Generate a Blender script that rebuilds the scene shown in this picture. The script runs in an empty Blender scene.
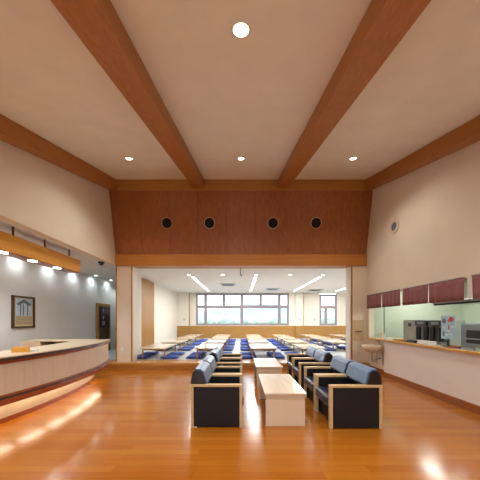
import bpy, bmesh, math, random
from mathutils import Vector, Matrix
random.seed(7)
C = bpy.context.scene.collection
PI = math.pi
H = 1.52      # eye height
XW = 3.95     # half width of the hall
SL = 0.304    # ceiling slope
def zc(y): return 3.61 + SL*y

# ------------------------------------------------------------------ materials
def lin(h):
    h = h.lstrip('#'); v = [int(h[i:i+2], 16)/255 for i in (0, 2, 4)]
    return tuple(x/12.92 if x <= .04045 else ((x+.055)/1.055)**2.4 for x in v) + (1,)
def new(name):
    m = bpy.data.materials.new(name); m.use_nodes = True
    return m, m.node_tree.nodes, m.node_tree.links, m.node_tree.nodes['Principled BSDF']
def plain(name, col, rough=.5, metal=0, var=.06, scale=8, bump=0, coat=0, bscale=60):
    m, n, l, b = new(name)
    tc = n.new('ShaderNodeTexCoord'); no = n.new('ShaderNodeTexNoise'); no.inputs['Scale'].default_value = scale
    no.inputs['Detail'].default_value = 4
    l.new(tc.outputs['Object'], no.inputs['Vector'])
    cr = n.new('ShaderNodeValToRGB'); c = lin(col)
    cr.color_ramp.elements[0].position = .3; cr.color_ramp.elements[1].position = .7
    cr.color_ramp.elements[0].color = tuple(x*(1-var) for x in c[:3]) + (1,)
    cr.color_ramp.elements[1].color = tuple(min(1, x*(1+var)) for x in c[:3]) + (1,)
    l.new(no.outputs['Fac'], cr.inputs['Fac']); l.new(cr.outputs['Color'], b.inputs['Base Color'])
    b.inputs['Roughness'].default_value = rough; b.inputs['Metallic'].default_value = metal
    b.inputs['Coat Weight'].default_value = coat
    if bump:
        n2 = n.new('ShaderNodeTexNoise'); n2.inputs['Scale'].default_value = bscale
        l.new(tc.outputs['Object'], n2.inputs['Vector'])
        bp = n.new('ShaderNodeBump'); bp.inputs['Strength'].default_value = bump; bp.inputs['Distance'].default_value = .01
        l.new(n2.outputs['Fac'], bp.inputs['Height']); l.new(bp.outputs['Normal'], b.inputs['Normal'])
    return m
def wood(name, c1, c2, stretch=(14, .8, 14), rough=.4, coat=0, scale=2.0):
    m, n, l, b = new(name)
    tc = n.new('ShaderNodeTexCoord'); mp = n.new('ShaderNodeMapping'); mp.inputs['Scale'].default_value = stretch
    no = n.new('ShaderNodeTexNoise'); no.inputs['Scale'].default_value = scale; no.inputs['Detail'].default_value = 6
    no.inputs['Distortion'].default_value = .6
    cr = n.new('ShaderNodeValToRGB'); cr.color_ramp.elements[0].position = .32; cr.color_ramp.elements[1].position = .68
    cr.color_ramp.elements[0].color = lin(c1); cr.color_ramp.elements[1].color = lin(c2)
    l.new(tc.outputs['Object'], mp.inputs['Vector']); l.new(mp.outputs['Vector'], no.inputs['Vector'])
    l.new(no.outputs['Fac'], cr.inputs['Fac']); l.new(cr.outputs['Color'], b.inputs['Base Color'])
    b.inputs['Roughness'].default_value = rough; b.inputs['Coat Weight'].default_value = coat
    return m
def emit(name, col, s):
    m, n, l, b = new(name)
    b.inputs['Base Color'].default_value = lin(col); b.inputs['Emission Color'].default_value = lin(col)
    b.inputs['Emission Strength'].default_value = s
    return m
def floor_mat():
    m, n, l, b = new('floor_boards')
    tc = n.new('ShaderNodeTexCoord'); br = n.new('ShaderNodeTexBrick')
    br.offset = .37; br.inputs['Scale'].default_value = 1
    br.inputs['Brick Width'].default_value = 1.3; br.inputs['Row Height'].default_value = .1
    br.inputs['Mortar Size'].default_value = .0015; br.inputs['Bias'].default_value = 0
    br.inputs['Color1'].default_value = lin('#a65f14'); br.inputs['Color2'].default_value = lin('#b57320')
    br.inputs['Mortar'].default_value = lin('#864e14')
    l.new(tc.outputs['Object'], br.inputs['Vector'])
    mp = n.new('ShaderNodeMapping'); mp.inputs['Scale'].default_value = (1.2, 22, 1)
    no = n.new('ShaderNodeTexNoise'); no.inputs['Scale'].default_value = 2; no.inputs['Detail'].default_value = 5
    l.new(tc.outputs['Object'], mp.inputs['Vector']); l.new(mp.outputs['Vector'], no.inputs['Vector'])
    mx = n.new('ShaderNodeMix'); mx.data_type = 'RGBA'; mx.blend_type = 'MULTIPLY'; mx.inputs['Factor'].default_value = .45
    cr = n.new('ShaderNodeValToRGB'); cr.color_ramp.elements[0].position = .3; cr.color_ramp.elements[1].position = .7
    cr.color_ramp.elements[0].color = (.72, .66, .6, 1); cr.color_ramp.elements[1].color = (1, 1, 1, 1)
    l.new(no.outputs['Fac'], cr.inputs['Fac'])
    l.new(br.outputs['Color'], mx.inputs['A']); l.new(cr.outputs['Color'], mx.inputs['B'])
    l.new(mx.outputs['Result'], b.inputs['Base Color'])
    n3 = n.new('ShaderNodeTexNoise'); n3.inputs['Scale'].default_value = 3
    l.new(tc.outputs['Object'], n3.inputs['Vector'])
    bp = n.new('ShaderNodeBump'); bp.inputs['Strength'].default_value = .12; bp.inputs['Distance'].default_value = .01
    l.new(n3.outputs['Fac'], bp.inputs['Height']); l.new(bp.outputs['Normal'], b.inputs['Normal'])
    b.inputs['Roughness'].default_value = .2; b.inputs['Coat Weight'].default_value = .2; b.inputs['Coat Roughness'].default_value = .1
    return m
def tatami_mat():
    m, n, l, b = new('tatami')
    tc = n.new('ShaderNodeTexCoord'); br = n.new('ShaderNodeTexBrick'); br.offset = .5
    br.inputs['Scale'].default_value = 1; br.inputs['Brick Width'].default_value = 1.82; br.inputs['Row Height'].default_value = .91
    br.inputs['Mortar Size'].default_value = .012
    br.inputs['Color1'].default_value = lin('#b3bcc4'); br.inputs['Color2'].default_value = lin('#bec6cc')
    br.inputs['Mortar'].default_value = lin('#8e958c')
    l.new(tc.outputs['Object'], br.inputs['Vector']); l.new(br.outputs['Color'], b.inputs['Base Color'])
    b.inputs['Roughness'].default_value = .38
    return m
M = {
 'floor': floor_mat(), 'tatami': tatami_mat(),
 'wall': plain('hall_plaster', '#e2d6c4', .8, var=.03, scale=2, bump=.12, bscale=90),
 'ceil': plain('ceiling_plaster', '#ece9e0', .85, var=.03, scale=3, bump=.05),
 'grey': plain('recess_plaster', '#e2e3e6', .8, var=.03, scale=2, bump=.05),
 'cream': plain('post_plaster', '#dccdb8', .75, var=.03, scale=3),
 'lower': plain('lower_wall_paint', '#e6dcd6', .6, var=.02, scale=3),
 'white': plain('white_paint', '#e4e0da', .6, var=.02),
 'twall': plain('tatami_room_plaster', '#ddd8cd', .8, var=.02),
 'tceil': plain('tatami_room_ceiling', '#dcdad6', .85, var=.02),
 'beam': wood('ceiling_beam_wood', '#a06428', '#b07434', (16, .7, 16), .45),
 'beamx': wood('crossbeam_wood', '#a06a2a', '#b27a34', (.7, 16, 16), .4),
 'panel': wood('cherry_panel_wood', '#8a4c22', '#a05e2e', (11, 11, .6), .42, .05),
 'header': wood('header_wood', '#a86a26', '#ba7a30', (.7, 16, 16), .4),
 'yellow': wood('pine_fascia_wood', '#cf9230', '#dfa542', (16, .7, 16), .45),
 'light': wood('light_ash_wood', '#d0b794', '#dcc6a6', (2, 14, 14), .35, .15),
 'chairwood': wood('beech_wood', '#cdb07e', '#dcc294', (3, 10, 10), .4),
 'tabletop': wood('pale_tabletop', '#d3bda2', '#dccab1', (14, 1, 14), .25, .25),
 'ttop': wood('low_table_top', '#d8c9b0', '#e2d4be', (14, 1, 14), .18, .4),
 'tleg': wood('low_table_leg_wood', '#b08a58', '#bf9a68', (14, 14, 1), .4),
 'wains': wood('wainscot_wood', '#9a7038', '#aa8046', (1, 10, 10), .4),
 'wains2': wood('sliding_panel_wood', '#966a34', '#a87a40', (12, 12, .8), .35),
 'platform': wood('platform_edge_wood', '#b27a34', '#c48d42', (.8, 16, 16), .25, .3),
 'riser': wood('riser_wood', '#a8662a', '#b87430', (.8, 16, 16), .3, .2),
 'base': wood('baseboard_wood', '#8c4c1e', '#9c5a26', (6, .8, 10), .35),
 'flute': wood('fluted_counter_wood', '#cdb8a4', '#dccab6', (26, 26, .8), .4),
 'mould': wood('red_moulding', '#8c4424', '#9e5430', (3, 3, 10), .25, .3),
 'dark': wood('dark_edge', '#43302c', '#55403a', (3, 3, 10), .2, .3),
 'ctop': plain('countertop_laminate', '#cdbb9e', .25, var=.03),
 'lam': plain('table_leg_laminate', '#e0d0b6', .4, var=.02),
 'leather': plain('black_leather', '#0c0d14', .32, var=.15, scale=20, bump=.15, coat=.3, bscale=150),
 'sheen': plain('blue_leather_sheen', '#5f80a8', .32, var=.08, scale=15, bump=.1, coat=.3, bscale=150),  # blue sheen of the dark leather, put into the base colour
 'seatl': plain('navy_leather_seat', '#27334c', .3, var=.1, scale=15, bump=.1, coat=.3, bscale=150),
 'leather2': plain('dark_leather_side', '#070810', .6, var=.08, scale=20, bump=.1, bscale=200),
 'navy': plain('indigo_cushion_fabric', '#334a9c', .8, var=.25, scale=30, bump=.3, bscale=250),
 'maroon': plain('maroon_cotton', '#8c5a5c', .85, var=.08, scale=12, bump=.2, bscale=200),
 'alu': plain('bronze_window_frame', '#8a8388', .5, metal=0),
 'steel': plain('stainless_steel', '#a9abab', .3, metal=.9),
 'mach': plain('machine_grey', '#a3a8a0', .4, var=.03),
 'mach2': plain('machine_slate', '#808a90', .4, var=.03),
 'black': plain('black_plastic', '#121416', .3),
 'darkhole': plain('speaker_grille', '#040405', .9),
 'kwall': plain('kitchen_tile', '#c9cfbc', .4, var=.02),
 'porc': plain('porcelain', '#e9d9bf', .15, coat=.5, var=.01),
 'tile': plain('beige_splash_tile', '#c2a584', .35, var=.04),
 'brown': wood('dark_door_wood', '#4a3420', '#5a4028', (12, 12, 1), .4),
 'noren': plain('dark_noren_cloth', '#3a2c30', .9),
 'paper': plain('paper_white', '#dfe2e2', .6, var=.02),
 'blue': plain('poster_blue', '#9fc3d6', .5, var=.1, scale=12),
 'red': plain('poster_red', '#c2303a', .5),
 'artsky': plain('print_sky', '#b9c9de', .5, var=.15, scale=9),
 'arttan': plain('print_tan', '#a89a7c', .5, var=.12, scale=14),
 'artdark': plain('print_dark', '#66727e', .5, var=.2, scale=14),
 'mat_board': plain('mount_board', '#cbbd98', .6, var=.02),
 'frame': wood('picture_frame_wood', '#4a3222', '#5c4030', (10, 10, 10), .35),
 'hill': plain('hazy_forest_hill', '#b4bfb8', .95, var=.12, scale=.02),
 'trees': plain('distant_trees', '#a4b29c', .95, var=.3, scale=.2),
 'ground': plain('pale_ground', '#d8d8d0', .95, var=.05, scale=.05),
 'lamp': emit('downlight_lens', '#ffe2b0', 60),
 'lampc': emit('cool_downlight_lens', '#eafff4', 18),
 'led': emit('led_strip', '#fff8ee', 7),
 'toe': emit('warm_toe_led', '#ffe9cc', 11),
}
g, n, l, b = new('window_glass')
b.inputs['Base Color'].default_value = (1, 1, 1, 1); b.inputs['Roughness'].default_value = 0
tr = n.new('ShaderNodeBsdfTransparent'); gl = n.new('ShaderNodeBsdfGlossy'); gl.inputs['Roughness'].default_value = .02
fr = n.new('ShaderNodeFresnel'); fr.inputs['IOR'].default_value = 1.3; ms = n.new('ShaderNodeMixShader')
l.new(fr.outputs[0], ms.inputs[0]); l.new(tr.outputs[0], ms.inputs[1]); l.new(gl.outputs[0], ms.inputs[2])
l.new(ms.outputs[0], n['Material Output'].inputs['Surface']); M['glass'] = g

# ------------------------------------------------------------------ mesh helpers
def B(): return bmesh.new()
def box(bm, x0, x1, y0, y1, z0, z1, bev=0):
    v = [bm.verts.new(p) for p in ((x0,y0,z0),(x1,y0,z0),(x1,y1,z0),(x0,y1,z0),(x0,y0,z1),(x1,y0,z1),(x1,y1,z1),(x0,y1,z1))]
    f = [bm.faces.new([v[i] for i in q]) for q in ((3,2,1,0),(4,5,6,7),(0,1,5,4),(1,2,6,5),(2,3,7,6),(3,0,4,7))]
    if bev:
        es = list({e for q in f for e in q.edges})
        bmesh.ops.bevel(bm, geom=es, offset=bev, segments=2, affect='EDGES', profile=.6)
    return bm
def prism(bm, pts, axis, a, b_, bev=0):
    """extrude the 2D outline pts along axis ('x','y','z') from a to b_"""
    def P(p, t):
        return {'x': (t, p[0], p[1]), 'y': (p[0], t, p[1]), 'z': (p[0], p[1], t)}[axis]
    v0 = [bm.verts.new(P(p, a)) for p in pts]; v1 = [bm.verts.new(P(p, b_)) for p in pts]
    n_ = len(pts); fs = [bm.faces.new(v0), bm.faces.new(v1[::-1])]
    for i in range(n_): fs.append(bm.faces.new((v0[i], v1[i], v1[(i+1) % n_], v0[(i+1) % n_])))
    bmesh.ops.recalc_face_normals(bm, faces=fs)
    if bev:
        es = list({e for q in fs for e in q.edges})
        bmesh.ops.bevel(bm, geom=es, offset=bev, segments=2, affect='EDGES', profile=.6)
    return bm
def cyl(bm, c, r, h, axis='z', seg=24, r2=None):
    mat = Matrix.Translation(Vector(c))
    if axis == 'x': mat = mat @ Matrix.Rotation(PI/2, 4, 'Y')
    elif axis == 'y': mat = mat @ Matrix.Rotation(-PI/2, 4, 'X')
    elif isinstance(axis, Vector): mat = mat @ axis.to_track_quat('Z', 'Y').to_matrix().to_4x4()
    bmesh.ops.create_cone(bm, cap_ends=True, segments=seg, radius1=r, radius2=r if r2 is None else r2, depth=h, matrix=mat)
    return bm
def ring(bm, c, ro, ri, h, nrm, seg=28):
    q = Vector(nrm).to_track_quat('Z', 'Y'); c = Vector(c); rows = []
    for r, t in ((ro, 0), (ro, h), (ri, h), (ri, 0)):
        rows.append([bm.verts.new(c + q @ Vector((r*math.cos(a), r*math.sin(a), t))) for a in [2*PI*i/seg for i in range(seg)]])
    for k in range(4):
        A, D = rows[k], rows[(k+1) % 4]
        for i in range(seg): bm.faces.new((A[i], A[(i+1) % seg], D[(i+1) % seg], D[i]))
    bmesh.ops.recalc_face_normals(bm, faces=bm.faces[:])
    return bm
def tube(bm, pts, r, seg=10):
    rows = []
    for i, p in enumerate(pts):
        p = Vector(p); d = (Vector(pts[min(i+1, len(pts)-1)]) - Vector(pts[max(i-1, 0)])).normalized()
        q = d.to_track_quat('Z', 'Y')
        rows.append([bm.verts.new(p + q @ Vector((r*math.cos(2*PI*k/seg), r*math.sin(2*PI*k/seg), 0))) for k in range(seg)])
    for A, D in zip(rows, rows[1:]):
        for k in range(seg): bm.faces.new((A[k], A[(k+1) % seg], D[(k+1) % seg], D[k]))
    bm.faces.new(rows[0][::-1]); bm.faces.new(rows[-1])
    return bm
def arc(bm, cx, cy, r0, r1, z0, z1, a0, a1, n_=48):
    rows = []
    for i in range(n_+1):
        a = math.radians(a0 + (a1-a0)*i/n_); c, s = math.cos(a), math.sin(a)
        rows.append([bm.verts.new((cx+r*c, cy+r*s, z)) for r, z in ((r0, z0), (r1, z0), (r1, z1), (r0, z1))])
    for A, D in zip(rows, rows[1:]):
        for k in range(4): bm.faces.new((A[k], A[(k+1) % 4], D[(k+1) % 4], D[k]))
    bm.faces.new(rows[0]); bm.faces.new(rows[-1][::-1])
    bmesh.ops.recalc_face_normals(bm, faces=bm.faces[:])
    return bm
def obj(name, bm, mat, parent=None, smooth=False, label=None):
    me = bpy.data.meshes.new(name); bm.to_mesh(me); bm.free(); me.materials.append(M[mat])
    if smooth:
        for p in me.polygons: p.use_smooth = True
    o = bpy.data.objects.new(name, me); C.objects.link(o)
    if parent:
        o.parent = parent; o.matrix_parent_inverse = Matrix.Translation(-parent.location)
    if label: o['label'] = label
    return o
def tag(o, label, cat, group=None):
    o['label'] = label; o['category'] = cat
    if group: o['group'] = group
    return o
def thing(name, label, cat, loc=(0, 0, 0), group=None):
    o = bpy.data.objects.new(name, None); C.objects.link(o); o.location = loc; o.empty_display_size = .1
    return tag(o, label, cat, group)
def struct(name, bm, mat, parent=None, **k):
    o = obj(name, bm, mat, parent, **k)
    if not parent: o['kind'] = 'structure'
    return o
def kids(o): return [c for c in ALLK.get(o.name, [])]
ALLK = {}
def dup(root, loc, rotz, label, group=None, children=()):
    r = root.copy(); C.objects.link(r); r.location = loc; r.rotation_euler = (0, 0, rotz); r['label'] = label
    if group: r['group'] = group
    for ch in children:
        c = ch.copy(); C.objects.link(c); c.parent = r; c.matrix_parent_inverse = Matrix.Identity(4)
    return r

# ------------------------------------------------------------------ hall shell
YP = 7.24     # plane of the posts
Y0 = -3.0     # rear wall
struct('floor', box(B(), -5.95, XW+.15, Y0-.2, 12.7, -.15, 0), 'floor')
struct('floor', prism(B(), [(-5.8, 7.09), (3.94, 7.09), (3.94, 7.7), (8.0, 7.7), (8.0, 16.8), (-4.64, 16.8), (-4.64, 12.5), (-5.8, 12.5)], 'z', .001, .19), 'tatami')
struct('trim_1', box(B(), -5.79, 3.93, 7.05, 7.68, .12, .2, .006), 'platform')
struct('trim_2', box(B(), -5.79, 3.93, 7.072, 7.088, .002, .12), 'riser')
struct('ceiling', prism(B(), [(Y0-.2, zc(Y0-.2)), (7.1, zc(7.1)), (7.1, zc(7.1)+.15), (Y0-.2, zc(Y0-.2)+.15)], 'x', -XW-.2, XW+.2), 'ceil')
# upper side walls (top edge follows the slope)
struct('wall_left', prism(B(), [(Y0, 3.25), (YP+.1, 3.25), (YP+.1, zc(YP)+.1), (Y0, max(3.27, zc(Y0)+.1))], 'x', -XW-.15, -XW), 'wall')
bm = B()
prism(bm, [(Y0, 2.25), (YP+.1, 2.25), (YP+.1, zc(YP)+.1), (Y0, zc(Y0)+.1)], 'x', XW, XW+.15)
box(bm, XW, XW+.15, 7.1, YP+.1, .0, 2.25)
box(bm, XW, XW+.15, Y0, 1.9, 0, 2.25)
struct('wall_right', bm, 'wall')
struct('wall_right', box(B(), 3.83, XW+.15, 1.9, 6.15, 0, .965), 'lower')
struct('wall_right', box(B(), XW, XW+.15, 6.15, 7.1, 0, .965), 'wall')
bm = box(B(), 3.808, 3.83, Y0, 6.17, 0, .14, .004); box(bm, 3.928, 3.95, 6.17, 7.05, 0, .14, .004)
struct('baseboard_right', bm, 'base')
# rear wall, with an unseen glazed front added to let in fill daylight
bm = B()
box(bm, -5.95, -2.0, Y0-.15, Y0, 0, 3.3); box(bm, 2.0, XW+.15, Y0-.15, Y0, 0, 3.3)
box(bm, -2.0, 2.0, Y0-.15, Y0, 2.4, 3.3); box(bm, -2.0, 2.0, Y0-.15, Y0, 0, .08)
struct('wall_rear', bm, 'wall')
bm = B()
for x in (-2.0, -.68, .64, 1.94): box(bm, x, x+.06, Y0-.12, Y0-.04, .08, 2.4)
box(bm, -2.0, 2.0, Y0-.12, Y0-.04, 2.34, 2.4); box(bm, -2.0, 2.0, Y0-.12, Y0-.04, .08, .14)
w3 = struct('window_added_fill', bm, 'alu')
obj('window_pane', box(B(), -1.98, 1.98, Y0-.09, Y0-.08, .1, 2.36), 'glass', w3)
# recess on the left behind the counter
struct('wall_recess', box(B(), -5.95, -5.8, Y0, 12.6, 0, 3.4), 'grey')
struct('ceiling', prism(B(), [(-5.8, Y0), (-4.1, Y0), (-4.1, 9.0), (-4.79, 9.08), (-4.79, 12.5), (-5.8, 12.5)], 'z', 3.25, 3.35), 'grey')
struct('wall_recess_end', box(B(), -5.8, -4.8, 12.5, 12.65, 0, 3.3), 'grey')

# ceiling beams: they follow the slope
def beam(name, x0, x1, dep):
    a, e = Y0, 6.9
    return struct(name, prism(B(), [(a, zc(a)-dep), (e, zc(e)-dep), (e, zc(e)-.001), (a, zc(a)-.001)], 'x', x0, x1, .012), 'beam')
beam('trim_3', -3.94, -3.68, .29); beam('trim_4', 3.68, 3.94, .29)
beam('trim_5', -1.42, -1.09, .235); beam('trim_6', 1.09, 1.42, .235)
# leaning cherry panel above the opening and its cross beams
T = Vector((0, 6.86, 5.40)); Bt = Vector((0, 7.24, 3.57)); up = (T-Bt); L = up.length; up.normalize()
nr = Vector((0, -up.z, up.y))       # towards the hall
prism_pts = [(7.02, 5.38), (6.86, 5.38), (6.80, 5.70), (7.02, 5.73)]
struct('trim_7', prism(B(), prism_pts, 'x', -3.93, 3.93), 'beamx')
bm = B(); nb = 9; wdt = 7.88/nb
for i in range(nb):
    x0 = -3.94+i*wdt+.003; x1 = x0+wdt-.006
    prism(bm, [(7.24, 3.55), (6.862, 5.39), (6.90, 5.40), (7.28, 3.56)], 'x', x0, x1)
pan = struct('wall_above_opening', bm, 'panel')
struct('wall_backing', prism(B(), [(7.30, 3.3), (6.92, 5.40), (7.02, 5.42), (7.45, 3.3)], 'x', -3.95, 3.95), 'dark')
struct('trim_8', box(B(), -3.94, 3.94, 7.18, 7.62, 3.22, 3.57, .008), 'header')
struct('wall_back', box(B(), -XW-.15, 8.0, 7.46, 7.6, 3.57, 4.2), 'twall')

# posts either side of the opening
def post(nm, x0, x1, tr, side):
    p = struct(nm, box(B(), x0, x1, YP, 7.6, .2, 3.22), 'cream')
    bm = B()
    for a in tr: box(bm, a, a+.035, YP-.012, YP+.03, .2, 3.22)
    obj('edge_trim', bm, 'header', p)
    obj('reveal', box(B(), side-.006, side+.006, YP+.03, 7.6, .2, 3.22), 'white', p)
    return p
post('wall_post', -3.93, -3.43, (-3.935, -3.455), -3.43)
post('wall_post', 3.47, XW, (3.47,), 3.465)
o = tag(obj('power_outlet', box(B(), -3.78, -3.71, YP-.012, YP, .55, .67, .004), 'white'), 'small white outlet plate low on the left cream post', 'outlet')

# ------------------------------------------------------------------ tatami room
YB = 16.8
struct('ceiling', box(B(), -4.8, 8.15, 7.6, YB+.15, 3.5, 3.62), 'tceil')
struct('wall_tatami_left', box(B(), -4.79, -4.64, 9.2, YB, .0, 3.5), 'twall')
struct('wall_tatami_left', prism(B(), [(-4.07, 7.6), (-3.93, 7.6), (-3.93, 9.08), (-4.64, 9.2), (-4.79, 9.2), (-4.79, 9.08), (-4.07, 9.08)], 'z', .0, 3.5), 'twall')
struct('wall_tatami_right', box(B(), 8.0, 8.15, 7.6, YB, .19, 3.5), 'twall')
struct('wall_tatami_front', box(B(), 3.95, 8.0, 7.46, 7.6, .0, 3.5), 'twall')
struct('trim_9', box(B(), -4.645, -4.6, 10.6, 12.2, .19, 3.48, .005), 'wains2')
k = YB/230
def WX(px): return (px-241.5)*k
def WZ(py): return H+(320-py)*k
win1 = (WX(196.5), WX(289.5), WZ(325.4), WZ(293.3)); win2 = (WX(320), WX(337.5), WZ(325.4), WZ(294.3))
bm = B()
x_ = -4.79
zb, zt = win1[2], win1[3]
box(bm, -4.79, 8.15, YB, YB+.2, 0, zb); box(bm, -4.79, 8.15, YB, YB+.2, zt, 3.6)
for a, e in ((-4.79, win1[0]), (win1[1], win2[0]), (win2[1], 8.15)): box(bm, a, e, YB, YB+.2, zb, zt)
struct('wall_tatami_back', bm, 'twall')
bm = B(); x_ = -4.63
xs = [-4.63, WX(190)-.02, WX(296), WX(303), 7.99]
box(bm, xs[0], xs[1], YB-.14, YB, .19, zb-.03, .003); box(bm, xs[1], xs[2], YB-.03, YB, .19, zb-.03, .003)
box(bm, xs[2], xs[3], YB-.17, YB, .19, zb-.03, .003); box(bm, xs[3], xs[4], YB-.03, YB, .19, zb-.03, .003)
struct('trim_10', bm, 'wains')
bm = box(B(), -4.64, WX(190)-.02, YB-.12, YB, zb-.03, 3.5); box(bm, xs[2]+.01, xs[3]-.01, YB-.15, YB, zb-.03, 3.5)
struct('wall_pilasters', bm, 'twall')
bm = box(B(), WX(190)-.02, WX(190)+.02, YB-.13, YB, zb, 3.5); box(bm, xs[3]-.01, xs[3]+.02, YB-.16, YB, zb, 3.5)
struct('trim_11', bm, 'wains')
def window(nm, x0, x1, z0, z1, verts, uppers, zt_, thick=.14):
    y0, y1 = YB+.005, YB+.085
    bm = B()
    box(bm, x0, x0+thick, y0, y1, z0, z1); box(bm, x1-thick, x1, y0, y1, z0, z1)
    box(bm, x0+thick, x1-thick, y0, y1, z1-thick, z1); box(bm, x0+thick, x1-thick, y0, y1, z0, z0+thick)
    w = struct(nm, bm, 'alu')
    obj('transom', box(B(), x0+thick, x1-thick, y0+.01, y1-.01, zt_-.11, zt_+.11), 'alu', w)
    for v in verts: obj('mullion', box(B(), v-.11, v+.11, y0-.005, y1-.005, z0+.03, z1-.03), 'alu', w)
    for v, up_ in uppers:
        a, e = (zt_+.1, z1-.05) if up_ else (z0+.05, zt_-.1)
        obj('mullion', box(B(), v-.10, v+.10, y0+.015, y1-.01, a, e), 'alu', w)
    obj('window_pane', box(B(), x0+.02, x1-.02, y0+.035, y0+.041, z0+.02, z1-.02), 'glass', w)
    return w
window('window_1', *win1, [WX(206), WX(242.3), WX(279.8)], [(WX(224.4), 1), (WX(261.2), 1)], WZ(306.8))
window('window_2', *win2, [], [(WX(326.5), 0)], WZ(307.2))
for i, px in enumerate((185, 299.5, 315)):
    x = WX(px); yy = YB-.15 if i == 1 else (YB-.12 if i == 0 else YB)
    z = WZ(319.5)
    lb = ['small grey switch plate on the back wall left of the long window', 'small grey switch plate on the white back-wall pilaster',
          'small grey switch plate between pilaster and narrow window'][i]
    tag(obj('switch_plate', box(B(), x-.05, x+.05, yy-.015, yy-.001, z-.09, z+.09, .004), 'mach'), lb, 'switch')
# outside
bm = B(); NX, NY = 60, 10
gv = [[None]*(NY+1) for _ in range(NX+1)]
for i in range(NX+1):
    for j in range(NY+1):
        x = -500+1000*i/NX; t = j/NY; y = 330+t*160
        h = (19+10*math.sin(x*.013+1.2)+6*math.sin(x*.041)+3*math.sin(x*.11))*math.sin(min(1, t*1.3)*PI/2)
        gv[i][j] = bm.verts.new((x, y, max(-2, h)+random.uniform(-.6, .6)))
for i in range(NX):
    for j in range(NY): bm.faces.new((gv[i][j], gv[i+1][j], gv[i+1][j+1], gv[i][j+1]))
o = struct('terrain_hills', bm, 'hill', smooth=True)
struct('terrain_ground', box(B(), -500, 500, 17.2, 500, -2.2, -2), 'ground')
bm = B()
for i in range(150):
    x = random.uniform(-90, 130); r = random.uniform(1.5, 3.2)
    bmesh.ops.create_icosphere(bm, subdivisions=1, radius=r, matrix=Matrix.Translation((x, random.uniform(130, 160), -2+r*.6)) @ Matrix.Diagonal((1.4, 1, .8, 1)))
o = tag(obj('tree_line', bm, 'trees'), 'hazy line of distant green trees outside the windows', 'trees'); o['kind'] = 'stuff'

# tables: rows run away from the hall
rows = [(-2.98, 'far left row'), (-1.12, 'row behind the left armchairs'), (.76, 'row behind the coffee tables'),
        (2.47, 'row behind the right armchairs'), (4.33, 'row by the right post'), (6.3, 'rightmost row')]
tys = [7.75, 9.77, 11.8, 13.8]
nths = ['nearest table', 'second table', 'third table', 'farthest table']
TW, TL, TH = .86, 1.5, .38
tb = thing('low_table', '', 'table')
obj('tabletop', box(B(), -TW/2, TW/2, 0, TL, TH-.035, TH, .008), 'ttop', tb)
for sx in (-1, 1):
    for yy in (.1, TL-.1): obj('leg', box(B(), sx*(TW/2-.06)-.022, sx*(TW/2-.06)+.022, yy-.022, yy+.022, 0, TH-.035, .004), 'tleg', tb)
obj('apron', box(B(), -TW/2+.07, TW/2-.07, .08, TL-.08, TH-.075, TH-.035), 'tleg', tb)
tbk = [o for o in C.objects if o.parent == tb]
def cushion_mesh():
    bm = B(); n_ = 10; s = .29; th = .045
    top, bot = {}, {}
    for i in range(n_+1):
        for j in range(n_+1):
            u, v = 2*i/n_-1, 2*j/n_-1
            k_ = (1-abs(u)**4)*(1-abs(v)**4); hgt = th*(k_**.35)*(1-.25*math.exp(-(u*u+v*v)*25))
            pin = 1-.03*(1-abs(u))*abs(v)-.03*(1-abs(v))*abs(u)
            top[i, j] = bm.verts.new((u*s*pin, v*s*pin, .05+hgt*.8))
            bot[i, j] = top[i, j] if max(abs(u), abs(v)) == 1 else bm.verts.new((u*s*pin, v*s*pin, .05-hgt*1.0))
    for i in range(n_):
        for j in range(n_):
            bm.faces.new((top[i, j], top[i+1, j], top[i+1, j+1], top[i, j+1]))
            bm.faces.new((bot[i, j], bot[i, j+1], bot[i+1, j+1], bot[i+1, j]))
    return bm
cu = obj('floor_cushion', cushion_mesh(), 'navy', smooth=True); tag(cu, '', 'cushion', 'blue floor cushions in the tatami room')
firstT = firstC = True
for ri, (rx, rn) in enumerate(rows):
    for ti, ty in enumerate(tys):
        if ri == 4 and ti == 0 or ri == 5 and ti < 2: continue      # behind the right post
        lab = 'low pale-topped table, %s in the %s' % (nths[ti], rn)
        if firstT: tb.location = (rx, ty, .19); tb['label'] = lab; tb['group'] = 'low tables in the tatami room'; firstT = False
        else: dup(tb, (rx, ty, .19), 0, lab, children=tbk)
        for sd in (-1, 1):
            for q in (0, 1):
                lab = 'blue cushion, %s side of %s, %s, %s one' % ('left' if sd < 0 else 'right', nths[ti], rn, ('nearer', 'farther')[q])
                jx, jy, rz = random.uniform(-.02, .02), random.uniform(-.03, .03), random.uniform(-.05, .05)
                if firstC: c = cu; firstC = False
                else: c = cu.copy(); C.objects.link(c)
                c['label'] = lab; c.location = (rx+sd*(TW/2-.12+.12)+jx+sd*.07, ty+.36+q*.72+jy, .19); c.rotation_euler = (0, 0, rz)

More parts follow.
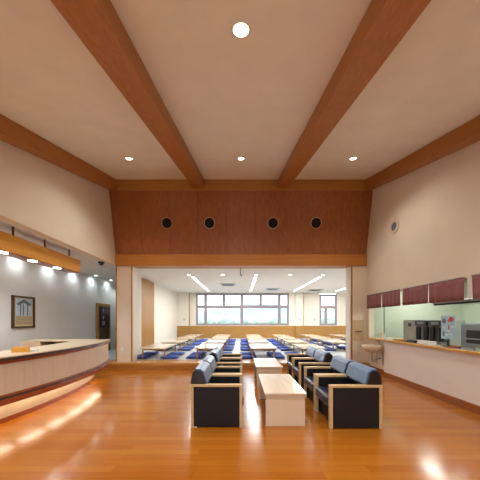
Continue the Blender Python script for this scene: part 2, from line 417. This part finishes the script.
# tatami-room ceiling lights
def ceil_disc(name, c, r, nrm, lab, cat, group, lens, hid=.012):
    t = thing(name, lab, cat, c, group)
    obj('trim_ring', ring(B(), c, r, r*.72, hid, nrm), 'white', t)
    bm = B(); cc = Vector(c)+Vector(nrm)*hid*.4
    cyl(bm, cc, r*.72, hid*.5, axis=Vector(nrm), seg=24)
    obj('lens', bm, lens, t)
    return t
ords = ['leftmost', 'second from left', 'middle', 'second from right', 'rightmost']
for i, x in enumerate((-2.28, -.80, .66, 2.15, 3.6)):
    ceil_disc('recessed_downlight', (x, 10.07, 3.499), .085, (0, 0, -1), 'small round downlight in tatami-room ceiling, %s of the row' % ords[i], 'ceiling light', 'downlights above the tatami room', 'lamp')
for i, (x, nm) in enumerate(((-2.2, 'left'), (.66, 'middle'), (3.6, 'right'), (6.45, 'far right'))):
    t = thing('ceiling_strip_light', 'long white strip light in tatami-room ceiling, the %s one' % nm, 'ceiling light', (x, 13, 3.49), 'strip lights above the tatami room')
    obj('housing', box(B(), x-.085, x+.085, 10.4, 15.6, 3.48, 3.4995), 'white', t)
    obj('diffuser', box(B(), x-.06, x+.06, 10.45, 15.55, 3.472, 3.48), 'led', t)
for i, (x, y) in enumerate(((-.72, 12.8), (2.0, 14.7), (4.9, 15.2))):
    lb = ['grey ceiling vent nearest, between left and middle strip lights', 'slim ceiling vent between middle and right strip lights', 'slim ceiling vent right of the right strip light'][i]
    t = thing('ceiling_vent', lb, 'vent', (x, y, 3.5), 'ceiling vents above the tatami room')
    obj('vent_frame', box(B(), x-.42, x+.42, y-.42, y+.42, 3.47, 3.499, .006), 'mach', t)
    bm = B()
    for j in range(7): box(bm, x-.3, x+.3, y-.3+j*.09, y-.24+j*.09, 3.455, 3.469)
    obj('grille', bm, 'artdark', t)
tag(obj('ceiling_hook', tube(tube(B(), [(-.02, 7.5, 3.22), (-.02, 7.5, 3.0)], .012), [(-.02, 7.5, 3.0), (.02, 7.5, 2.97), (.02, 7.5, 2.94)], .014), 'black'),
    'short dark rod hanging from the middle of the wooden header', 'hook')

# ------------------------------------------------------------------ hall ceiling lamps, speakers
cn = Vector((0, SL, -1)).normalized()
names = {(-1, 0): 'left', (0, 0): 'middle', (1, 0): 'right'}
for j, y in enumerate((5.23, 2.17)):
    for i, x in enumerate((-2.55, 0, 2.55)):
        if j == 1 and x: continue
        lb = ('bright round ceiling downlight, %s of the three near the cherry panel' % ['left', 'middle', 'right'][i]) if j == 0 else 'large bright ceiling downlight at the top centre, nearest the viewer'
        c = Vector((x, y, zc(y)))+cn*.001
        ceil_disc('recessed_downlight', c, .085 if j == 0 else .1, cn, lb, 'ceiling light', 'downlights in the sloped hall ceiling', 'lamp')
pn = Vector((0, -(T-Bt).z, (T-Bt).y)).normalized()
pn = Vector((0, -1.84, -.378)).normalized()
for i, px in enumerate((167, 209.5, 273, 316)):
    z = 4.49; y = 7.24-(z-3.55)*.2054; x = (px-241)*y/230
    lb = 'round black wall speaker in the cherry panel, %s of four' % ['leftmost', 'second from left', 'third from left', 'rightmost'][i]
    c = Vector((x, y, z))
    t = thing('wall_speaker', lb, 'speaker', c, 'round speakers in the cherry panel')
    obj('trim_ring', ring(B(), c, .168, .15, .02, pn), 'tile', t)
    bm = B(); cyl(bm, c+pn*.004, .15, .014, axis=pn, seg=28); obj('grille', bm, 'darkhole', t)
c = Vector((XW-.001, 5.9, 3.92))
t = thing('round_wall_vent', 'round cream vent high on the right wall', 'vent', c)
obj('trim_ring', ring(B(), c, .17, .11, .035, (-1, 0, 0)), 'cream', t)
bm = B(); cyl(bm, c+Vector((-.012, 0, 0)), .105, .02, axis='x'); obj('grille', bm, 'artdark', t)
c = Vector((-4.17, 6.86, 3.249))
t = thing('security_camera', 'small dark dome camera under the left ceiling edge', 'camera', c)
bm = B(); cyl(bm, c+Vector((0, 0, -.02)), .085, .04); obj('base', bm, 'black', t)
bm = B(); bmesh.ops.create_uvsphere(bm, u_segments=16, v_segments=8, radius=.06, matrix=Matrix.Translation(c+Vector((0, 0, -.045)))); obj('dome', bm, 'black', t, smooth=True)

# recess downlights near the wall
for i, y in enumerate((4.9, 5.9, 6.9, 7.9, 8.9, 9.95)):
    ceil_disc('recessed_downlight', (-5.62, y, 3.249), .07, (0, 0, -1), 'cool white downlight by the grey wall, number %s from the left end' % ['one', 'two', 'three', 'four', 'five', 'six'][i], 'ceiling light', 'downlights along the grey wall', 'lampc')
# hanging fascia
t = thing('hanging_light_fascia', 'long yellow wooden light box hanging above the reception counter', 'light fixture', (-4.35, 4, 2.74))
obj('box', box(B(), -4.5, -4.2, 1.2, 6.02, 2.76, 3.08, .006), 'yellow', t)
obj('underside', box(B(), -4.48, -4.22, 1.22, 6.0, 2.745, 2.759), 'mould', t)
for y in (1.8, 2.87, 3.57, 4.26, 4.95, 5.65): obj('hanger', box(B(), -4.235, -4.21, y-.012, y+.012, 3.08, 3.25), 'frame', t)
HL = (1.8, 2.4, 3.0, 3.57, 4.17, 4.77, 5.4)
for y in HL:
    bm = B(); cyl(bm, (-4.32, y, 2.741), .075, .008); obj('lamp', bm, 'lampc', t)

# ------------------------------------------------------------------ reception counter
cx, cy, R = -8.11, 4.2, 5.0
a0, a1 = -26, 21.6
t = thing('reception_counter', 'long curved reception counter with fluted front and glowing plinth', 'counter', (-3.5, 4.2, 0))
cen = (cx, cy)
obj('front_panel', arc(B(), *cen, R-.12, R-.02, .50, .92, a0, a1), 'flute', t)
obj('upper_moulding', arc(B(), *cen, R-.12, R+.0, .92, .965, a0, a1), 'mould', t)
obj('edge_band', arc(B(), *cen, R-.1, R+.03, .965, 1.005, a0, a1), 'dark', t)
bm = arc(B(), *cen, R-.74, R+.03, 1.005, 1.02, a0, a1); box(bm, -5.26, -3.75, 5.5, 6.03, 1.005, 1.021)
obj('countertop', bm, 'ctop', t)
obj('lower_moulding', arc(B(), *cen, R-.2, R+.01, .475, .50, a0, a1), 'mould', t)
obj('lower_band', arc(B(), *cen, R-.2, R+.03, .445, .475, a0, a1), 'dark', t)
obj('lower_moulding', arc(B(), *cen, R-.2, R+.045, .37, .445, a0, a1), 'mould', t)
obj('bottom_board', arc(B(), *cen, R-.7, R-.0, .355, .37, a0, a1), 'light', t)
obj('plinth', arc(B(), *cen, R-.6, R-.34, 0, .355, a0, a1+1), 'ctop', t)
obj('plinth_skirting', arc(B(), *cen, R-.34, R-.325, 0, .07, a0, a1+1), 'mould', t)
for q in range(8):
    q0 = a0+.4+q*5.85
    obj('toe_light', arc(B(), *cen, R-.31, R-.15, .345, .355, q0, q0+4.4, 10), 'toe', t)
bm = box(B(), -5.26, -4.8, 5.5, 6.03, 0, 1.005); box(bm, -4.8, -3.9, 5.9, 6.03, 0, 1.005); box(bm, -4.0, -3.9, 5.5, 5.9, .0, 1.005)
box(bm, -4.8, -4.0, 5.5, 5.9, .0, .9)
obj('return_cabinet', bm, 'light', t)
bm = box(B(), -3.9, -3.53, 5.95, 6.03, .37, 1.0)
obj('end_panel', bm, 'light', t)
t = thing('desk_sign', 'small plain wooden sign block on the reception counter', 'sign', (-3.42, 3.6, 1.021))
obj('board', prism(B(), [(-3.56, 1.021), (-3.31, 1.021), (-3.32, 1.10), (-3.55, 1.10)], 'y', 3.56, 3.62, .004), 'yellow', t)
tag(obj('paper_stack', box(B(), -3.29, -3.23, 3.6, 3.68, 1.021, 1.06, .004), 'paper'), 'small white card beside the wooden sign on the counter', 'card')

# picture on the grey wall
c = Vector((-5.8, 6.12, 1.72))
t = thing('framed_picture', 'framed picture with pale blue scene on the grey wall', 'picture', c)
y0, y1, z0, z1 = 5.80, 6.42, 1.31, 2.15
bm = B(); box(bm, -5.799, -5.745, y0, y0+.045, z0, z1); box(bm, -5.799, -5.745, y1-.045, y1, z0, z1)
box(bm, -5.799, -5.745, y0+.045, y1-.045, z0, z0+.045); box(bm, -5.799, -5.745, y0+.045, y1-.045, z1-.045, z1)
obj('frame', bm, 'frame', t)
obj('mount', box(B(), -5.799, -5.77, y0+.045, y1-.045, z0+.045, z1-.045), 'mat_board', t)
obj('print', box(B(), -5.77, -5.766, y0+.09, y1-.08, 1.63, z1-.07), 'artsky', t)
obj('print', box(B(), -5.77, -5.766, y0+.09, y1-.08, 1.40, 1.62), 'arttan', t)
bm = B()
prism(bm, [(5.9, 1.93), (6.0, 2.0), (6.11, 2.07), (6.23, 2.0), (6.33, 1.93), (6.26, 1.9), (6.11, 1.98), (5.96, 1.9)], 'x', -5.766, -5.763)
for a in (6.0, 6.08, 6.2): box(bm, -5.766, -5.763, a, a+.03, 1.63, 1.93)
obj('print', bm, 'artdark', t)

# door in the recess
t = struct('door_1', box(B(), -5.799, -5.75, 9.28, 10.02, .2, 2.1), 'brown')
bm = B(); box(bm, -5.799, -5.72, 9.18, 9.28, .2, 2.2); box(bm, -5.799, -5.72, 10.02, 10.08, .2, 2.2); box(bm, -5.799, -5.72, 9.28, 10.02, 2.1, 2.2)
obj('door_frame', bm, 'wains', t)
c = (-5.7, 9.65, 2.05)
t = thing('door_curtain', 'dark half-length door curtain with white characters by the hallway', 'curtain', c)
obj('rod', tube(B(), [(-5.70, 9.22, 2.07), (-5.70, 10.05, 2.07)], .012), 'frame', t)
bm = B(); N = 24
va = [[bm.verts.new((-5.70+.015*math.sin(i*1.3), 9.3+.7*i/N, z)) for z in (1.22, 2.06)] for i in range(N+1)]
for i in range(N): bm.faces.new((va[i][0], va[i+1][0], va[i+1][1], va[i][1]))
r_ = bmesh.ops.extrude_face_region(bm, geom=bm.faces[:]); bmesh.ops.translate(bm, vec=(-.006, 0, 0), verts=[v for v in r_['geom'] if isinstance(v, bmesh.types.BMVert)])
obj('cloth', bm, 'noren', t, smooth=True)
bm = B()
for (yy, z, w, h) in ((9.5, 1.84, .02, .16), (9.44, 1.9, .13, .018), (9.46, 1.8, .1, .018), (9.44, 1.66, .12, .018), (9.5, 1.55, .02, .14), (9.45, 1.58, .02, .09),
                      (9.44, 1.44, .13, .018), (9.44, 1.34, .018, .1), (9.55, 1.34, .018, .1), (9.44, 1.33, .13, .018)):
    box(bm, -5.682, -5.678, yy, yy+w, z, z+h)
obj('lettering', bm, 'paper', t)
tag(obj('handrail', tube(tube(tube(B(), [(-5.72, 10.5, 1.12), (-5.72, 12.3, 1.12)], .03), [(-5.72, 10.8, 1.12), (-5.8, 10.8, 1.06)], .015), [(-5.72, 12, 1.12), (-5.8, 12, 1.06)], .015), 'frame'),
    'dark wooden handrail on the grey hallway wall past the door', 'handrail')
t = thing('umbrella_stand', 'dark low rack on the hallway floor past the door', 'rack', (-5.5, 11, .2))
bm = B()
for (a, e) in ((-5.75, 10.6), (-5.35, 10.6), (-5.75, 11.3), (-5.35, 11.3)): box(bm, a-.015, a+.015, e-.015, e+.015, .191, .65)
obj('frame', bm, 'black', t)
bm = box(B(), -5.77, -5.33, 10.58, 11.32, .28, .31); box(bm, -5.77, -5.33, 10.58, 11.32, .6, .62); obj('shelf', bm, 'brown', t)

# ------------------------------------------------------------------ armchairs
def armchair():
    t = thing('armchair', '', 'armchair', (0, 0, 0), 'black leather armchairs around the coffee tables')
    for s in (-1, 1):
        o0, o1 = (s*.33, s*.268) if s < 0 else (s*.268, s*.33)
        bm = B(); box(bm, -.365, -.325, o0, o1, 0, .575, .004); box(bm, .325, .365, o0, o1, 0, .575, .004)
        box(bm, -.37, .37, o0, o1, .575, .61, .006)
        obj('arm_frame', bm, 'chairwood', t)
        obj('side_panel', box(B(), -.322, .322, o0+.008, o1-.008, .012, .572, .006), 'leather2', t)
    obj('seat', prism(B(), [(-.2, .25), (.33, .25), (.385, .29), (.38, .41), (.33, .435), (-.2, .40)], 'y', -.262, .262, .02), 'seatl', t)
    obj('seat_base', box(B(), -.3, .30, -.262, .262, .015, .25, .01), 'leather2', t)
    obj('backrest', prism(B(), [(-.34, .2), (-.18, .39), (-.14, .60), (-.34, .60)], 'y', -.262, .262, .015), 'leather', t, smooth=True)
    hp = [(-.375, .612), (-.15, .612), (-.20, .775), (-.235, .80), (-.30, .81), (-.35, .77)]
    obj('headrest', prism(B(), hp, 'y', -.31, .31, .012), 'leather', t)
    obj('headrest_sheen', prism(B(), [(-.128, .614), (-.18, .785), (-.23, .822), (-.305, .832), (-.30, .805), (-.235, .797), (-.20, .775), (-.152, .614)], 'y', -.30, .30, .007), 'sheen', t, label='blue sheen on the headrest leather, painted as a facing')  # thin facing shaped to hold the painted blue sheen
    return t
ac = armchair(); ack = [o for o in C.objects if o.parent == ac]
spots = [3.57, 4.24, 5.26, 5.93]
desc = ['nearest', 'second', 'third', 'farthest']
XL, XR = -.345, 1.605
for i, y in enumerate(spots):
    lb = 'black leather wood-armed armchair, %s in the left row' % desc[i]
    if i == 0: ac.location = (XL, y, 0); ac['label'] = lb
    else: dup(ac, (XL, y, 0), 0, lb, children=ack)
for i, y in enumerate(spots):
    dup(ac, (XR, y-.04, 0), PI, 'black leather wood-armed armchair, %s in the right row' % desc[i], children=ack)
# coffee tables
for i, (y0, y1) in enumerate(((3.27, 4.46), (5.13, 6.33))):
    t = thing('coffee_table', ['pale wooden slab-legged coffee table nearest the viewer', 'pale wooden slab-legged coffee table nearer the tatami room'][i], 'coffee table', (.635, (y0+y1)/2, 0), 'coffee tables between the armchairs')
    obj('tabletop', box(B(), .335, .935, y0, y1, .44, .476, .006), 'tabletop', t)
    for q in (y0+.02, y1-.05): obj('leg_panel', box(B(), .355, .915, q, q+.03, 0, .44, .003), 'lam', t)
    obj('stretcher', box(B(), .62, .65, y0+.05, y1-.05, .30, .44), 'lam', t)

# ------------------------------------------------------------------ service counter and kitchen
KZ = .965
struct('floor', box(B(), XW+.15, 7.1, 1.4, 7.4, -.15, 0), 'mach')
struct('wall_kitchen_back', box(B(), 7.0, 7.1, 1.4, 7.3, 0, 2.8), 'kwall')
struct('wall_kitchen_far', box(B(), XW+.15, 7.1, 7.3, 7.44, 0, 2.8), 'kwall')
struct('wall_kitchen_near', box(B(), XW+.15, 7.1, 1.3, 1.4, 0, 2.8), 'kwall')
struct('ceiling', box(B(), XW+.15, 7.1, 1.3, 7.44, 2.7, 2.82), 'white')
t = thing('service_counter', 'long wooden-edged serving counter along the right wall', 'counter', (4, 4.5, KZ))
obj('worktop', box(B(), 3.775, 4.7, 1.92, 6.9, KZ, KZ+.04, .005), 'ctop', t)
obj('edge_strip', box(B(), 3.76, 3.775, 1.92, 6.9, KZ, KZ+.038, .003), 'yellow', t)
t = thing('kitchen_cabinet', 'grey base cabinet behind and under the serving counter', 'cabinet', (4.4, 4.5, 0))
obj('body', box(B(), 4.13, 4.65, 1.95, 7.0, 0.0, KZ-.002), 'mach', t)
KT = KZ+.041
bm = B()
for y in (5.6, 3.97): box(bm, XW, XW+.1, y-.05, y+.05, 1.9, 2.25)
struct('wall_counter_posts', bm, 'white')
bm = box(B(), 3.955, 4.09, 1.9, 7.1, 2.25, 2.29)
struct('trim_12', bm, 'header')
curt = [(7.16, 6.42, 'leftmost of the row'), (6.41, 5.67, 'second from left'), (5.56, 4.80, 'third from left'), (4.79, 4.03, 'fourth from left'), (3.91, 3.15, 'nearest the right photo edge')]
for i, (ya, yb, nm) in enumerate(curt):
    t = thing('short_curtain', 'short maroon curtain over the serving counter, %s' % nm, 'curtain', (3.92, (ya+yb)/2, 2.27), 'maroon curtains over the serving counter')
    bm = B(); N = 40; rowsv = []
    for q in range(N+1):
        f = q/N; y = yb+.006+(ya-yb-.012)*f
        col = []
        for kz in range(5):
            zz = 1.87+.4*kz/4; am = .016*(1-kz/5)+.003
            col.append(bm.verts.new((3.915+am*math.sin(f*31+i*2+.5*math.sin(f*9)), y, zz)))
        rowsv.append(col)
    for q in range(N):
        for kz in range(4): bm.faces.new((rowsv[q][kz], rowsv[q+1][kz], rowsv[q+1][kz+1], rowsv[q][kz+1]))
    r_ = bmesh.ops.extrude_face_region(bm, geom=bm.faces[:]); bmesh.ops.translate(bm, vec=(.005, 0, 0), verts=[v for v in r_['geom'] if isinstance(v, bmesh.types.BMVert)])
    bmesh.ops.recalc_face_normals(bm, faces=bm.faces[:])
    obj('cloth', bm, 'maroon', t, smooth=True)
    obj('rod', tube(B(), [(3.918, yb, 2.272), (3.918, ya, 2.272)], .01), 'black' if i < 2 else 'steel', t)

# drink machines
def dispenser(y0, y1, kind, lab):
    x0, x1 = 4.12, 4.6; z0, z1 = KT, 1.52
    t = thing('drink_dispenser', lab, 'drink dispenser', (4.36, (y0+y1)/2, z0), 'drink dispensers on the serving counter')
    obj('body', box(B(), x0+.12, x1, y0, y1, z0, z1, .012), 'mach', t)
    if kind:
        obj('dispenser_head', box(B(), x0, x0+.12, y0+.01, y1-.01, z1-.13, z1-.005, .015), 'black', t)
        bm = B(); ww = (y1-y0)
        for f in (.2, .8): cyl(bm, (x0+.045, y0+ww*f, z0+.21), .05, .3)
        obj('nozzle_column', bm, 'black', t)
        obj('label_plate', box(B(), x0-.004, x0, y0+.09, y1-.09, z1-.1, z1-.04), 'mach2', t)
        obj('drip_tray', box(B(), x0, x0+.12, y0+.02, y1-.02, z0, z0+.05, .006), 'steel', t)
    else:
        obj('front_plate', box(B(), x0+.1, x0+.12, y0+.02, y1-.02, z0+.06, z1-.03, .005), 'mach', t)
        obj('label_plate', box(B(), x0+.094, x0+.1, y0+.2, y0+.3, z1-.16, z1-.08), 'black', t)
    return t
dispenser(5.50, 6.0, 0, 'plain grey drink dispenser at left end of the machine row')
dispenser(5.10, 5.47, 1, 'grey drink dispenser with black nozzles beside the plain one')
dispenser(4.71, 5.08, 1, 'grey drink dispenser with black nozzles beside the blue poster')
# poster on a stand
t = thing('poster_stand', 'small light-blue poster with red spots standing on the serving counter', 'sign', (4.0, 4.46, KT))
obj('board', box(B(), 4.0, 4.012, 4.30, 4.60, 1.15, 1.60, .003), 'blue', t)
bm = B(); cyl(bm, (3.998, 4.38, 1.53), .05, .004, axis='x'); box(bm, 3.996, 4.0, 4.35, 4.45, 1.49, 1.53); box(bm, 3.996, 4.0, 4.42, 4.44, 1.33, 1.43)
obj('printed_mark', bm, 'red', t)
bm = B(); cyl(bm, (3.998, 4.53, 1.50), .045, .004, axis='x'); box(bm, 3.996, 4.0, 4.52, 4.55, 1.2, 1.3); obj('printed_mark', bm, 'artdark', t)
for (y, z) in ((4.34, 1.38), (4.5, 1.36), (4.35, 1.24), (4.45, 1.22), (4.4, 1.3)): obj('printed_mark', box(B(), 3.996, 4.0, y, y+.05, z, z+.02), 'paper', t)
bm = box(B(), 4.0, 4.02, 4.43, 4.46, KT, 1.16); box(bm, 3.95, 4.07, 4.37, 4.52, KT, KT+.012); obj('stand', bm, 'black', t)
# microwave
t = thing('microwave_oven', 'grey microwave with dark window at the right of the counter', 'microwave', (4.3, 4.15, KT))
obj('body', box(B(), 4.12, 4.55, 3.84, 4.30, KT, 1.46, .012), 'mach2', t)
obj('door', box(B(), 4.09, 4.118, 3.86, 4.28, KT+.02, 1.44, .008), 'mach2', t)
obj('door_window', box(B(), 4.082, 4.09, 3.88, 4.17, KT+.1, 1.34, .004), 'black', t)
obj('door_handle', box(B(), 4.065, 4.082, 3.90, 4.16, KT+.17, KT+.19, .003), 'steel', t)
tag(obj('support_pole', tube(B(), [(4.06, 3.80, KT), (4.06, 3.80, 2.25)], .014), 'steel'), 'thin upright steel pole at right end of counter, beside microwave', 'pole')
tag(obj('partition_post', box(B(), 4.42, 4.45, 7.1, 7.13, 1.06, 2.26), 'steel'), 'thin upright metal strip at the far left of the kitchen opening', 'post')
# hood
t = thing('range_hood', 'stainless hood hanging in the kitchen above the machines', 'range hood', (5.5, 5.6, 1.95))
obj('canopy', prism(B(), [(5.0, 1.92), (6.0, 1.92), (6.0, 2.02), (5.2, 2.02), (5.0, 1.98)], 'y', 4.2, 6.0, .004), 'steel', t)
obj('duct', box(B(), 5.3, 5.7, 4.8, 5.3, 2.02, 2.7), 'steel', t)
obj('filter_rim', box(B(), 4.99, 5.01, 4.25, 5.95, 1.89, 1.93), 'black', t)
# small things along the counter
sm = [('tray', 5.7, .16, .3, .03, 'yellow', 'wooden tray in front of the plain grey dispenser'),
      ('tray', 5.28, .12, .26, .04, 'black', 'black tray in front of the middle dispenser'),
      ('paper_stack', 4.9, .14, .34, .07, 'paper', 'white paper stack in front of the dispenser beside the poster'),
      ('basket', 4.22, .10, .22, .035, 'mould', 'flat reddish tray between poster and microwave'),
      ('tray', 3.95, .12, .24, .05, 'steel', 'steel tray in front of the microwave')]
for (nm, y, w, d, h, m_, lb) in sm:
    x = 3.95
    t = thing(nm, lb, nm.replace('_', ' '), (x, y, KT))
    if nm == 'paper_stack': obj('sheets', box(B(), x-w/2, x+w/2, y-d/2, y+d/2, KT, KT+h, .003), m_, t)
    else:
        bm = box(B(), x-w/2, x+w/2, y-d/2, y+d/2, KT, KT+.008)
        for q in (-1, 1):
            box(bm, x-w/2, x+w/2, y+q*(d/2-.004)-.004, y+q*(d/2-.004)+.004, KT+.006, KT+h); box(bm, x+q*(w/2-.004)-.004, x+q*(w/2-.004)+.004, y-d/2, y+d/2, KT+.006, KT+h)
        obj('body', bm, m_, t)
for i, (y, r, h, m_, lb) in enumerate(((6.35, .035, .09, 'paper', 'small white cup on counter near the metal strip'), (6.6, .05, .14, 'porc', 'pale jar at the far end of the counter'))):
    bm = B(); cyl(bm, (3.95+i*.1, y, KT+h/2), r, h, r2=r*1.1); tag(obj(['cup', 'jar'][i], bm, m_), lb, ['cup', 'jar'][i])

# washbasin
c = (3.7, 6.5, .75)
t = thing('washbasin', 'small cream wall-hung washbasin at the end of the right wall', 'washbasin', c)
bm = B(); seg = 28
prof = [(.03, .60), (.14, .63), (.225, .72), (.245, .80), (.235, .815), (.21, .80), (.16, .72), (.02, .69)]
rws = [[bm.verts.new((3.70+1.05*r*math.cos(2*PI*i/seg), 6.5+1.1*r*math.sin(2*PI*i/seg), z)) for i in range(seg)] for r, z in prof]
for A, D in zip(rws, rws[1:]):
    for i in range(seg): bm.faces.new((A[i], A[(i+1) % seg], D[(i+1) % seg], D[i]))
bm.faces.new(rws[0][::-1]); bm.faces.new(rws[-1])
obj('basin', bm, 'porc', t, smooth=True)
obj('back_ledge', box(B(), 3.86, 3.949, 6.28, 6.72, .66, .82, .02), 'porc', t)
obj('faucet', tube(B(), [(3.9, 6.5, .82), (3.9, 6.5, .92), (3.86, 6.5, .95), (3.8, 6.5, .93)], .014), 'steel', t)
obj('drain_pipe', tube(B(), [(3.7, 6.5, .6), (3.7, 6.5, .42), (3.73, 6.5, .36), (3.79, 6.5, .36), (3.82, 6.5, .42), (3.949, 6.5, .44)], .018), 'steel', t)
bm = tube(B(), [(3.92, 6.36, .68), (3.92, 6.36, .3), (3.949, 6.36, .28)], .01); tube(bm, [(3.92, 6.64, .68), (3.92, 6.64, .3), (3.949, 6.64, .28)], .01)
obj('supply_pipe', bm, 'steel', t)
t = thing('splash_panel', 'beige tiled panel with narrow dark shelf on the right post', 'wall panel', (3.7, YP, 1.2))
obj('panel', box(B(), 3.53, 3.86, YP-.015, YP-.001, .86, 1.52, .003), 'tile', t)
obj('shelf', box(B(), 3.6, 3.78, YP-.08, YP-.015, 1.15, 1.18, .004), 'brown', t)

# ------------------------------------------------------------------ lights
def area(name, loc, rot, sx, sy, e, col=(1, 1, 1), spread=PI):
    d = bpy.data.lights.new(name, 'AREA'); d.shape = 'RECTANGLE'; d.size = sx; d.size_y = sy; d.energy = e; d.color = col; d.spread = spread
    o = bpy.data.objects.new(name, d); C.objects.link(o); o.location = loc; o.rotation_euler = rot; return o
def spot(name, loc, e, col, ang=120, blend=.7, r=.07, rot=(0, 0, 0)):
    d = bpy.data.lights.new(name, 'SPOT'); d.energy = e; d.color = col; d.spot_size = math.radians(ang); d.spot_blend = blend; d.shadow_soft_size = r
    o = bpy.data.objects.new(name, d); C.objects.link(o); o.location = loc; o.rotation_euler = rot; return o
def portal(name, loc, rot, sx, sy):
    o = area(name, loc, rot, sx, sy, 1); o.data.cycles.is_portal = True; return o
WARM = (1, .93, .83)
for x in (-2.55, 0, 2.55):
    for y in (5.23, 2.17, -.9): spot('hall_lamp', (x, y, zc(y)-.04), 240, WARM, 135, .8, .08)
for y in (4.9, 5.9, 6.9, 7.9, 8.9, 9.95): spot('recess_lamp', (-5.66, y, 3.22), 30, (.93, 1, 1), 160, 1, .1)
for y in HL: spot('fascia_lamp', (-4.32, y, 2.73), 70, (.95, 1, 1), 160, .6, .05)
for x in (-2.2, .66, 3.6, 6.45): area('strip_lamp', (x, 13, 3.46), (0, 0, 0), .12, 5.1, 250, (1, .97, .92))
for x in (-2.28, -.8, .66, 2.15, 3.6): spot('tatami_lamp', (x, 10.07, 3.47), 30, (1, .9, .75), 120)
for y in (2.6, 4.4, 6.2): area('kitchen_lamp', (5.4, y, 2.68), (0, 0, 0), .3, 1.2, 55, (.93, 1, .93))
for y in (10.6,): spot('hallway_lamp', (-5.3, y, 3.2), 30, (.9, 1, .95), 130)
portal('portal_a', ((win1[0]+win1[1])/2, YB+.22, (zb+zt)/2), (-PI/2, 0, 0), win1[1]-win1[0], zt-zb)
portal('portal_b', ((win2[0]+win2[1])/2, YB+.22, (zb+zt)/2), (-PI/2, 0, 0), win2[1]-win2[0], zt-zb)
portal('portal_c', (0, Y0-.2, 1.24), (PI/2, 0, 0), 4.0, 2.3)
for k in list(bpy.data.objects):
    pass
w = bpy.data.worlds.new('World'); bpy.context.scene.world = w; w.use_nodes = True
nt = w.node_tree; bg = nt.nodes['Background']
tc = nt.nodes.new('ShaderNodeTexCoord'); sp = nt.nodes.new('ShaderNodeSeparateXYZ'); cr = nt.nodes.new('ShaderNodeValToRGB')
nt.links.new(tc.outputs['Generated'], sp.inputs[0]); nt.links.new(sp.outputs['Z'], cr.inputs['Fac']); nt.links.new(cr.outputs['Color'], bg.inputs['Color'])
cr.color_ramp.elements[0].position = 0; cr.color_ramp.elements[0].color = (.93, .97, 1, 1)
cr.color_ramp.elements[1].position = .6; cr.color_ramp.elements[1].color = (.62, .78, 1, 1)
bg.inputs['Strength'].default_value = 4.6

# ------------------------------------------------------------------ camera
cd = bpy.data.cameras.new('camera'); co = bpy.data.objects.new('camera', cd); C.objects.link(co)
co.location = (0, 0, H); co.rotation_euler = (PI/2, 0, 0)
cd.sensor_width = 36; cd.lens = 36*230/480; cd.shift_y = 80/480; cd.shift_x = -1/480; cd.clip_end = 2000
s = bpy.context.scene; s.camera = co
s.view_settings.view_transform = 'Standard'; s.view_settings.look = 'None'
s.view_settings.exposure = -0.55; s.view_settings.gamma = 1; s.view_settings.use_curve_mapping = False
